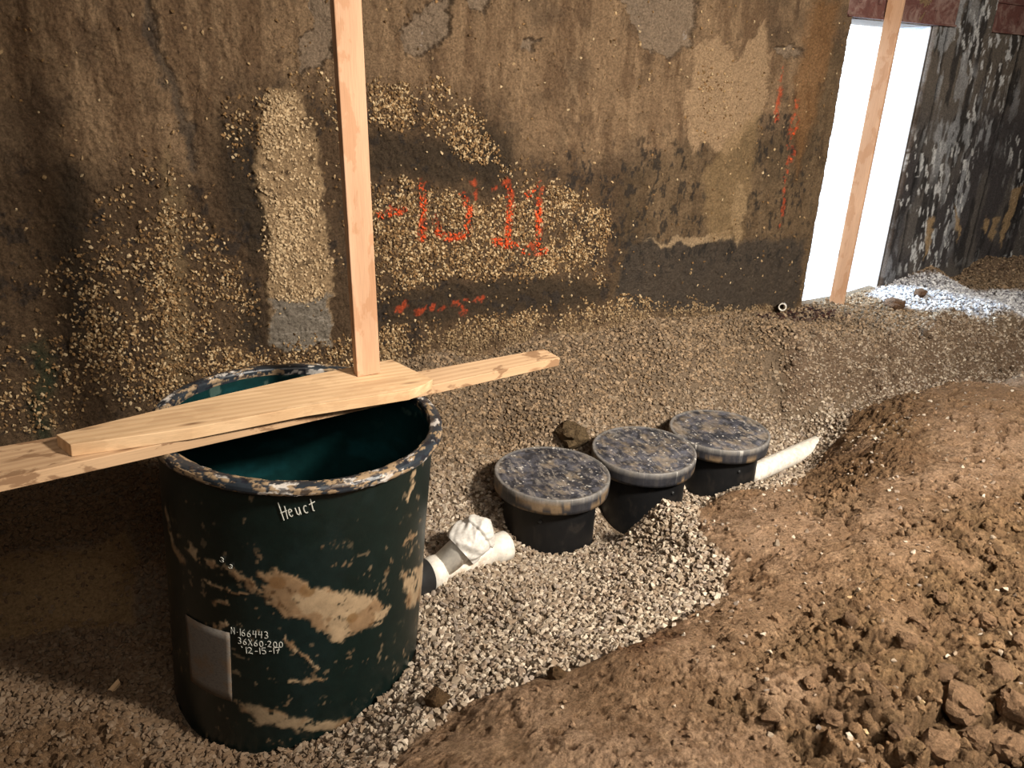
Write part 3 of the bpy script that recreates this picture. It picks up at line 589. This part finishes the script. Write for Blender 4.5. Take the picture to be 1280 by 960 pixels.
spk = sst(.74, .77, fbm(S * 26, ZZ * 26, 4, 105, .6)) * sst(.35, .6, fbm(S * 3, ZZ * 3, 2, 106)); m1 = np.maximum(m1, spk * .35 * sst(-.15, -.35, ZZ)); m1 = np.maximum(m1, sst(.80, .84, fbm(S * 34, ZZ * 24, 3, 107)) * .35)
col = mix(base, lin(152, 130, 102), m1 * sst(.34, .5, fbm(S * 36, ZZ * 36, 4, 161, .65) + .08)); m2 = np.maximum(sst(.03, .022, np.hypot(S - cyl(347, 728)[0], (ZZ - cyl(347, 728)[1]) * 1.1)), sst(.028, .020, np.hypot(S - cyl(384, 738)[0], (ZZ - cyl(384, 738)[1]))))
m2 = np.maximum(m2, sst(.024, .016, np.hypot(S - cyl(440, 772)[0], (ZZ - cyl(440, 772)[1])))) ; col = mix(col, lin(116, 88, 56), m2 * .85 * m1); col = mix(col, lin(110, 80, 52), sst(.5, .6, fbm(S * 14, ZZ * 14, 4, 108)) * m1 * .6)
rr = RB + m1 * .0025 + (fbm(S * 5, ZZ * 5, 3, 109) - .5) * .002
Vo = np.stack([rr * np.cos(TH), rr * np.sin(TH), ZZ], -1)
ri = RB - .012; Vi = np.stack([ri * np.cos(TH), ri * np.sin(TH), ZZ], -1)
ci = np.zeros(S.shape + (3,)) + lin(10, 42, 42); ci = mix(ci, lin(20, 66, 70), sst(.5, .66, sfbm(S * 4, ZZ * 9, 4, 110)) * .5); ci = mix(ci, lin(90, 110, 100), sst(.66, .7, fbm(S * 14, ZZ * 20, 4, 111)) * sst(-.25, 0, ZZ) * .5)  # inside of the same shell, painted lighter teal for the light falling in
fo = gridfaces(nT, nZ, None, True); fi = fo[:, ::-1] + nT * nZ
k = np.arange(nT); k2 = (k + 1) % nT; top = np.stack([k * nZ + nZ - 1, k2 * nZ + nZ - 1, k2 * nZ + nZ - 1 + nT * nZ, k * nZ + nZ - 1 + nT * nZ], -1)
c0 = 2 * nT * nZ; bot = np.stack([k * nZ + nT * nZ, k2 * nZ + nT * nZ, np.full(nT, c0), np.full(nT, c0)], -1)
VV = np.concatenate([Vo.reshape(-1, 3), Vi.reshape(-1, 3), [[0, 0, -1.5]]]); CC = np.concatenate([col.reshape(-1, 3), ci.reshape(-1, 3), [lin(12, 40, 38)]])
npmesh('shell', VV, np.concatenate([fo, fi, top]), M_attrplastic, CC, True, basin)
bm = bmesh.new(); lathe(bm, [(0, -1.49), (.43, -1.49), (.439, -1.47), (.439, -1.5), (0, -1.5)], 64)
bmobj('bottom', bm, M_black, basin)
# flange
prof = [(.437, -.03), (.436, -.006), (.440, .0), (.452, .004), (.466, .004), (.477, .0), (.4825, -.008), (.4835, -.02), (.480, -.028), (.468, -.031), (.455, -.034)]
pr = []
for a, b in zip(prof[:-1], prof[1:]):
    for s_ in range(4): pr.append((a[0] + (b[0] - a[0]) * s_ / 4, a[1] + (b[1] - a[1]) * s_ / 4))
pr.append(prof[-1]); pr = np.array(pr); nP = len(pr); nR = 900
TH, JJ = np.meshgrid(-pi + 2 * pi * np.arange(nR) / nR, np.arange(nP), indexing='ij'); rp = pr[JJ, 0]; zp = pr[JJ, 1]; arc = np.concatenate([[0], np.cumsum(np.hypot(*np.diff(pr, axis=0).T))])[JJ]
S = TH * .46; nn = fbm(S * 20, arc * 50, 5, 120, .65); front = sst(.2, -.9, np.sin(TH) + .15 * np.cos(TH)) * .7
mm = sst(.56, .60, nn + .16 * front - .02) ; wht = sst(.64, .68, fbm(S * 20, arc * 40, 4, 121, .6)); dkk = sst(.6, .64, fbm(S * 34, arc * 50, 4, 122, .6))
col = np.zeros(S.shape + (3,)) + lin(40, 46, 52); col = mix(col, lin(158, 134, 104), mm * .85); col = mix(col, lin(196, 190, 182), wht * .85); col = mix(col, lin(26, 26, 34), dkk * .8)
rp = rp + 0 * S; zp = zp + mm * .0025 + (fbm(S * 4, arc * 9, 2, 123) - .5) * .003
npmesh('rim', np.stack([rp * np.cos(TH), rp * np.sin(TH), zp], -1), gridfaces(nR, nP, None, True)[:, ::-1], M_attrplastic, col, True, basin)['label'] = 'mud-smeared thick rolled rim'
# label sheet
a, b, c_, d_ = [cyl(*p) for p in ((233, 767), (288, 790), (291, 876), (240, 850))]
bm = bmesh.new(); g = []
for i in range(13):
    row = []
    for j in range(9):
        s_, t_ = i / 12, j / 8; q = (1 - s_) * (1 - t_) * np.array(a) + s_ * (1 - t_) * np.array(b) + s_ * t_ * np.array(c_) + (1 - s_) * t_ * np.array(d_)
        t2 = q[0] / RB; row.append(bm.verts.new(((RB + .0045) * cos(t2), (RB + .0045) * sin(t2), q[1])))
    g.append(row)
for i in range(12):
    for j in range(8): bm.faces.new((g[i][j], g[i][j + 1], g[i + 1][j + 1], g[i + 1][j]))
bmesh.ops.recalc_face_normals(bm, faces=bm.faces)
lb = bmobj('paper_label', bm, M_paper, basin, True); so = lb.modifiers.new('solid', 'SOLIDIFY'); so.thickness = .0015; lb['label'] = 'weathered grey printed label sheet'
# handwriting
def arcp(cx_, cy_, rx, ry, a0, a1, n=10): return [(cx_ + rx * cos(radians(a0 + (a1 - a0) * i / n)), cy_ + ry * sin(radians(a0 + (a1 - a0) * i / n))) for i in range(n + 1)]
GL = {'H': [[(.05, 1.05), (.12, -.15)], [(.6, .75), (.55, -.1)], [(.0, .35), (.75, .45)]], 'e': [[(.0, .25), (.4, .35)] + arcp(.22, .25, .2, .25, 30, 320)], 'u': [[(0, .5), (.05, .1), (.2, 0), (.35, .15), (.4, .5)], [(.4, .5), (.42, 0)]],
      'v': [[(0, .45), (.15, .0), (.35, .5)]], 'c': [arcp(.25, .25, .22, .25, 50, 310)], 't': [[(.2, .85), (.15, .05), (.3, 0)], [(-.1, .5), (.6, .6)]],
      'N': [[(0, 0), (.05, .95), (.5, .05), (.5, 1)]], '.': [[(.1, .4), (.2, .42)]], '-': [[(.05, .4), (.35, .42)]], '1': [[(.25, 1), (.2, 0)]], '6': [[(.5, 1), (.15, .6), (.05, .25)] + arcp(.28, .25, .23, .25, 180, 520)],
      '4': [[(.15, 1), (.05, .45), (.55, .5)], [(.5, 1), (.42, 0)]], '3': [arcp(.25, .75, .22, .25, 140, -90) + arcp(.25, .25, .26, .25, 90, -140)], 'X': [[(0, 0), (.55, 1)], [(.05, 1), (.55, 0)]], '0': [arcp(.28, .45, .24, .45, 0, 360, 14)],
      '2': [arcp(.25, .75, .22, .25, 160, -20) + [(.05, .05), (.2, .1), (.55, .0)]], '5': [[(.55, 1), (.15, .97), (.1, .6)] + arcp(.25, .3, .24, .3, 110, -130)], '7': [[(.0, .95), (.5, 1), (.2, 0)], [(.15, .5), (.5, .55)]], "'": [[(.1, 1.1), (.15, .9)]]}
def writing(text, p0, p1, h, thick, adv=None):
    q0 = np.array(cyl(*p0)); q1 = np.array(cyl(*p1)); L = np.linalg.norm(q1 - q0); dx = (q1 - q0) / L; dy = np.array([-dx[1], dx[0]]); wd = {c: (.35 if c in ".-'1" else .78) for c in text}
    tot = sum(wd[c] for c in text); k = L / tot; bm = bmesh.new(); cur = 0
    for ch in text:
        for stroke in GL[ch]:
            P_ = [q0 + dx * ((cur + a * .95) * k) + dy * (b * h) for a, b in stroke]
            P3 = [Vector(((RB + .0042) * cos(p[0] / RB), (RB + .0042) * sin(p[0] / RB), p[1])) for p in P_]; prev = None
            for i, p in enumerate(P3):
                tdir = ((P3[min(i + 1, len(P3) - 1)] - P3[max(i - 1, 0)])).normalized(); nrm = Vector((p.x, p.y, 0)).normalized(); side = tdir.cross(nrm).normalized() * thick * .5
                ring = [bm.verts.new(p + side), bm.verts.new(p + nrm * .0008), bm.verts.new(p - side), bm.verts.new(p - nrm * .002)]
                if prev:
                    for e in range(4): bm.faces.new((prev[e], prev[(e + 1) % 4], ring[(e + 1) % 4], ring[e]))
                prev = ring
        cur += wd[ch]
    bmesh.ops.recalc_face_normals(bm, faces=bm.faces); return bmobj('handwriting', bm, M_pen, basin)
for tx, p0, p1, h, w_ in (('Heuct', (353, 647), (399, 636), .052, .0035), ('N.166443', (290, 791), (338, 797), .026, .0032), ('36X60.200', (298, 803), (356, 808), .024, .0032), ("'12-15-17", (303, 815), (354, 815), .024, .0032), ('3', (275, 700), (283, 704), .016, .0025), ('3', (286, 708), (293, 712), .014, .0025)):
    writing(tx, p0, p1, h, w_)['label'] = 'white handwritten marking'

# ------------------------------------------------------------------ lumber
def rimpl(px, py, h): d = ray(px, py); t_ = ((TC + TN * h - CAM) @ TN) / (d @ TN); return CAM + t_ * d
def prism(name, top, thick, xdir, up_, mat, bevel=.002, warp=0):
    top = [np.array(p, float) for p in top]; o_ = sum(top) / len(top) - np.array(up_) * thick
    ob = bpy.data.objects.new(name, bpy.data.meshes.new(name)); link(ob); A_ = frame(ob, o_, xdir, up_)
    bm = bmesh.new(); loc = [A_ @ (p - o_) for p in top]; vt = [bm.verts.new(q) for q in loc]; vb = [bm.verts.new((q[0], q[1], q[2] - thick)) for q in loc]
    bm.faces.new(vt); bm.faces.new(vb[::-1]); n = len(vt)
    for i in range(n): bm.faces.new((vt[i], vb[i], vb[(i + 1) % n], vt[(i + 1) % n]))
    bmesh.ops.recalc_face_normals(bm, faces=bm.faces); bm.to_mesh(ob.data); bm.free(); ob.data.materials.append(mat)
    b = ob.modifiers.new('bevel', 'BEVEL'); b.width = bevel; b.segments = 2; b.limit_method = 'ANGLE'; return ob
h1 = .006 + .038; fl = rimpl(0, 599, h1); fr = rimpl(700, 447, h1); br = rimpl(680, 436, h1); bl_ = rimpl(0, 558, h1)
fl2 = fr + (fl - fr) * 1.35; bl2 = br + (bl_ - br) * 1.35
long_plank = prism('wood_plank', [fl2, fr, br, bl2], .038, fr - fl, TN, M_wood2)
tag(long_plank, 'long dirty lumber plank lying across the basin rim, under the shorter board', 'plank')
h2 = h1 + .0385
tp_ = [rimpl(88, 556, h2), rimpl(240, 535, h2), rimpl(380, 508, h2), rimpl(480, 493, h2), rimpl(512, 488, h2), rimpl(530, 481, h2), rimpl(541, 474, h2), rimpl(489, 449, h2), rimpl(380, 470, h2), rimpl(240, 502, h2), rimpl(70, 543, h2)]
short = prism('wood_plank', tp_, .038, tp_[3] - tp_[0], TN, M_wood)
tag(short, 'shorter clean pine board laid on the long plank, with a chipped right end', 'plank')
def post(name, base, top_, wdt, dep, face, mat):
    base = np.array(base); top_ = np.array(top_); ax = top_ - base; L = np.linalg.norm(ax); ax /= L
    o = bpy.data.objects.new(name, bpy.data.meshes.new(name)); link(o)
    f = np.array(face, float); f = f - (f @ ax) * ax; f /= np.linalg.norm(f); y = f; z = np.cross(ax, y)      # local x = length, y = facing normal
    M_ = Matrix.Identity(4)
    for i in range(3): M_[i][0], M_[i][1], M_[i][2], M_[i][3] = ax[i], y[i], z[i], base[i]
    o.matrix_world = M_; bm = bmesh.new(); bbox(bm, (0, -dep / 2, -wdt / 2), (L, dep / 2, wdt / 2)); bm.to_mesh(o.data); bm.free(); o.data.materials.append(mat)
    b = o.modifiers.new('bevel', 'BEVEL'); b.width = .003; b.segments = 2; return o
pb = rimpl(459, 467, h2 + .001)
ptop = pb + np.array([-.018, .0, 1.0]) * 2.3
vd = CAM - pb; vd[2] = 0; vd /= np.linalg.norm(vd); fc = np.array([cos(.36) * vd[0] - sin(.36) * vd[1], sin(.36) * vd[0] + cos(.36) * vd[1], 0])
tag(post('wood_post', pb, ptop, .089, .038, fc, M_wood3), 'upright timber prop standing on the boards across the basin', 'post')
p2 = at(1043, 392, .0); t2_ = p2 + np.array([.02, .0, 2.6]); p2 = p2 - np.array([0, 0, .08])
vd = CAM - p2; vd[2] = 0; vd /= np.linalg.norm(vd); fc2 = np.array([cos(-.3) * vd[0] - sin(-.3) * vd[1], sin(-.3) * vd[0] + cos(-.3) * vd[1], 0])
tag(post('wood_post', p2, t2_, .105, .04, fc2, M_wood3), 'tall timber prop set in the gravel bank before the bright doorway', 'post')

# ------------------------------------------------------------------ risers with lids
def lidcol(x, y, z, R_, seed, mud):
    r = np.hypot(x, y); a = np.arctan2(y, x); n1 = fbm(x * 9 + 3, y * 9, 5, seed, .65); n2 = fbm(x * 30, y * 16, 4, seed + 1, .65); n3 = fbm(r * 30, a * 3, 3, seed + 2)
    c = np.zeros(x.shape + (3,)) + lin(36, 37, 42); c = mix(c, lin(100, 100, 108), sst(.42, .68, fbm(x * 16 + 2 * n1, y * 16, 6, seed + 8, .7)) * .6); c = mix(c, lin(150, 142, 132), sst(.60, .68, sfbm(x * 70 + 6 * n1, y * 22 + 6 * n1, 4, seed + 9, .65)) * .55); c = mix(c, lin(128, 122, 114), sst(.5, .72, n2) * sst(.4, .65, n1) * .6)  # bluish grey serves as dust and as the lid's sheen painted in
    c = mix(c, lin(138, 122, 100), sst(.54, .72, n2 * .4 + fbm(x * 12, y * 12, 5, seed + 3, .65) * .6 + mud) * .5); c = mix(c, lin(70, 70, 76), sst(.5, .6, n3) * .3)
    c = mix(c, lin(116, 112, 106), sst(.016, .004, np.abs(r - R_ + .006)) * .7 * (z > -.02)); c = mix(c, lin(205, 200, 190), sst(.84, .87, fbm(x * 60, y * 60, 2, seed + 5)) * .8)
    c = mix(c, lin(40, 40, 44), (z < -.006) * .9); c = mix(c, lin(138, 114, 84), sst(.54, .62, fbm(a * 4, z * 30 + 5, 4, seed + 6, .6)) * (z < -.008) * .6); return c
def riser(x, y, z, Rr, seed, mud, label, tilt=(0, 0)):
    e = empty('access_riser', (x, y, z)); e.rotation_euler = (tilt[0], tilt[1], 0); tag(e, label, 'riser', 'black septic risers in a row')
    prof = [(0.0, 0.0)] + [(Rr * .92 * k / 90, 0.0) for k in range(1, 91)] + [(Rr - .016, .0), (Rr - .012, .004), (Rr - .004, .004), (Rr, 0), (Rr, -.03), (Rr - .001, -.06), (Rr - .003, -.078), (Rr - .01, -.080), (Rr - .013, -.07)]
    prof = np.array(prof); nn = 420; T_, J_ = np.meshgrid(2 * pi * np.arange(nn) / nn, np.arange(len(prof)), indexing='ij'); r = prof[J_, 0]; zz_ = prof[J_, 1]
    X_, Y_ = r * np.cos(T_), r * np.sin(T_); c = lidcol(X_, Y_, zz_, Rr, seed, mud); zz_ = zz_ + (fbm(X_ * 10, Y_ * 10, 3, seed) - .5) * .004 * (r < Rr * .93)
    npmesh('lid', np.stack([X_, Y_, zz_], -1), gridfaces(nn, len(prof), None, True), M_lid, c, True, e)
    bm = bmesh.new(); rb = .234
    lathe(bm, [(rb - .015, -.02), (rb - .013, -.02), (rb - .003, -.02), (rb, -.022), (rb, -.026), (rb, -.2), (rb, -.5), (rb, -.745), (rb, -.75), (rb - .015, -.75)], 72, True)
    bmobj('riser_pipe', bm, M_black, e, True)
    for k in range(4):
        a = -1.9 + k * pi / 2 + seed * .1; bm = bmesh.new(); lathe(bm, [(0, 0), (.009, 0), (.009, .006), (.006, .009), (0, .009)], 10)
        o = bmobj('screw', bm, M_rub, e); o.location = ((rb + .0) * cos(a), (rb) * sin(a), -.15); o.rotation_euler = (0, pi / 2, a)
riser(*RIS[0][:3], RIS[0][3], 200, .03, 'nearest black riser with dusty round lid, beside the white wye fitting', (.0, .02))
riser(*RIS[1][:3], RIS[1][3], 240, .05, 'middle black riser of the three, lid smeared with tan mud', (.02, -.015))
riser(*RIS[2][:3], RIS[2][3], 300, .07, 'farthest black riser with dusty lid, where the long white pipe leaves', (0, .0))

# ------------------------------------------------------------------ pipes
def tube(path, r, n=40, caps=True, inner=None):
    bm = bmesh.new(); P_ = [Vector(p) for p in path]; rad = r if hasattr(r, '__len__') else [r] * len(P_); rings = []; upv = Vector((0, 0, 1))
    for i, p in enumerate(P_):
        d = (P_[min(i + 1, len(P_) - 1)] - P_[max(i - 1, 0)]).normalized(); s_ = d.cross(upv).normalized(); w_ = s_.cross(d)
        rings.append([bm.verts.new(p + (s_ * cos(2 * pi * k / n) + w_ * sin(2 * pi * k / n)) * rad[i]) for k in range(n)])
    for a, b in zip(rings[:-1], rings[1:]):
        for k in range(n): bm.faces.new((a[k], a[(k + 1) % n], b[(k + 1) % n], b[k]))
    if caps: bm.faces.new(rings[0]); bm.faces.new(rings[-1][::-1])
    bmesh.ops.recalc_face_normals(bm, faces=bm.faces); return bm
zc = -.42
A0 = at(534, 719, zc); A1 = at(626, 684, zc - .01); ax = A1 - A0; Lw = np.linalg.norm(ax); ax /= Lw
wye = empty('wye_fitting', tuple(A0)); tag(wye, 'white plastic wye pipe fitting joining the basin to the nearest riser', 'pipe fitting')
wye.location = (0, 0, 0)
f = lambda t_: tuple(A0 + ax * t_)
bmobj('pipe_body', tube([f(0), f(.002), f(.055), f(.06), f(.075), f(Lw - .05), f(Lw - .045), f(Lw + .03), f(Lw + .033)], [.070, .075, .075, .071, .062, .062, .070, .070, .064], 48), M_white, wye, True)
bmobj('rubber_sleeve', tube([f(-.20), f(-.001)], [.078, .077], 48), M_rub, wye, True)['label'] = 'black rubber sleeve at the basin wall'
b0 = A0 + ax * .05; b1 = at(601, 661, zc + .15); bd = b1 - b0; Lb = np.linalg.norm(bd); bd /= Lb
g_ = lambda t_: tuple(b0 + bd * t_)
bmobj('branch_pipe', tube([g_(0), g_(Lb - .03), g_(Lb - .025), g_(Lb)], [.060, .060, .066, .066], 48), M_white, wye, True)
# crumpled wrap around the branch mouth
nu_, nv_ = 72, 40; V_ = []
zq = np.array([0, 0, 1.]); sx = np.cross(bd, zq); sx /= np.linalg.norm(sx); sy = np.cross(sx, bd)
TT, TV = np.meshgrid(2 * pi * np.arange(nu_) / nu_, np.linspace(0, 1, nv_), indexing='ij')
rad = np.where(TV < .62, .084 + .010 * np.sin(TV * 5), .092 * np.sqrt(np.clip(1 - ((TV - .62) / .38) ** 2, 0, 1)))
fold = (1 - np.abs(2 * fbm(np.cos(TT) * 1.3 + TV * 2, np.sin(TT) * 1.3 + TV * 1.5, 3, 140) - 1)); rad = rad * (1 + .28 * (fold - .75)); hgt = Lb - .13 + TV * .18 + .01 * np.sin(TT * 2) * TV
pp = b0[None, None] + bd * hgt[..., None] + (sx * np.cos(TT)[..., None] + sy * np.sin(TT)[..., None]) * rad[..., None]
o = npmesh('plastic_wrap', pp, gridfaces(nu_, nv_, None, True), M_wrap, None, True, wye); o['label'] = 'crumpled white plastic tied over the branch opening'
# tie band
bmobj('tie', tube([g_(Lb - .07), g_(Lb - .066), g_(Lb - .058), g_(Lb - .054)], [.064, .069, .069, .064], 40), M_wrap, wye, True)

E0 = at(941, 592, -.50); E1 = at(1050, 543, -.50); ax2 = E1 - E0; L2 = np.linalg.norm(ax2); ax2 /= L2
pp_ = [tuple(E0 + ax2 * t_) for t_ in (-.03, .0, L2, L2 + .15)]
tag(bmobj('drain_pipe', tube(pp_, .057, 48), M_white, None, True), 'white plastic pipe running from the farthest riser into the soil', 'pipe')
s0 = at(978, 384, .13); d0 = CAM - s0; d0[2] = -.1 * 0 + d0[2] * .6; d0 /= np.linalg.norm(d0); bm = bmesh.new()
lathe(bm, [(.021, 0), (.028, 0), (.029, -.004), (.029, -.12), (.021, -.12)], 32, True)
o = bmobj('pipe_stub', bm, M_white, None, True); frame(o, s0, np.cross(d0, [0, 0, 1.]), d0); tag(o, 'short white pipe end poking from the dirt left of the doorway', 'pipe end')
# splinter of wood, lower left
x_, y_, z_ = hitg(138, 864); bm = bmesh.new(); vs = [(-.05, -.006, 0), (.04, -.012, 0), (.052, .004, 0), (-.01, .012, 0)]
vt = [bm.verts.new((a, b, .012 + (.004 if a > 0 else 0))) for a, b, _ in vs]; vb = [bm.verts.new((a, b, 0)) for a, b, _ in vs]; bm.faces.new(vt); bm.faces.new(vb[::-1])
for i in range(4): bm.faces.new((vt[i], vb[i], vb[(i + 1) % 4], vt[(i + 1) % 4]))
o = bmobj('wood_splinter', bm, M_wood, bevel=.001); o.location = (x_, y_, z_ + .004); o.rotation_euler = (0.1, -.1, .9); tag(o, 'small pale wood splinter on the dirt left of the basin', 'wood scrap')

# ------------------------------------------------------------------ light
w = bpy.data.worlds.new('daylight'); SC.world = w; w.use_nodes = True; bg = w.node_tree.nodes['Background']; bg.inputs[0].default_value = (.80, .90, 1.0, 1); bg.inputs[1].default_value = 4.0
def area(name, loc, tgt, sx_, sy_, power, colr):
    l = bpy.data.lights.new(name, 'AREA'); l.shape = 'RECTANGLE'; l.size = sx_; l.size_y = sy_; l.energy = power; l.color = colr
    o = link(bpy.data.objects.new(name, l)); o.location = loc; d = Vector(tgt) - Vector(loc); o.rotation_euler = d.to_track_quat('-Z', 'Y').to_euler(); return o
key = area('work_light', (.8, -4.6, 3.0), (.55, -1.55, .1), .55, .55, 290, (1.0, .915, .81)); key.data.spread = radians(130)
area('fill_light', (-1.9, -5.0, 3.1), (-1.0, -1, -.3), 2.5, 2.0, 90, (1.0, .9, .8))
area('door_daylight', (1.6, 2.6, 2.6), (4.2, -.9, .1), 1.4, 1.4, 800, (.58, .78, 1.0))
vs_ = SC.view_settings; vs_.view_transform = 'Standard'; vs_.look = 'None'; vs_.gamma = 1; vs_.exposure = 0; vs_.use_curve_mapping = False
SC.cycles.max_bounces = 5; SC.cycles.diffuse_bounces = 3; SC.cycles.use_denoising = True; SC.cycles.sample_clamp_indirect = 4
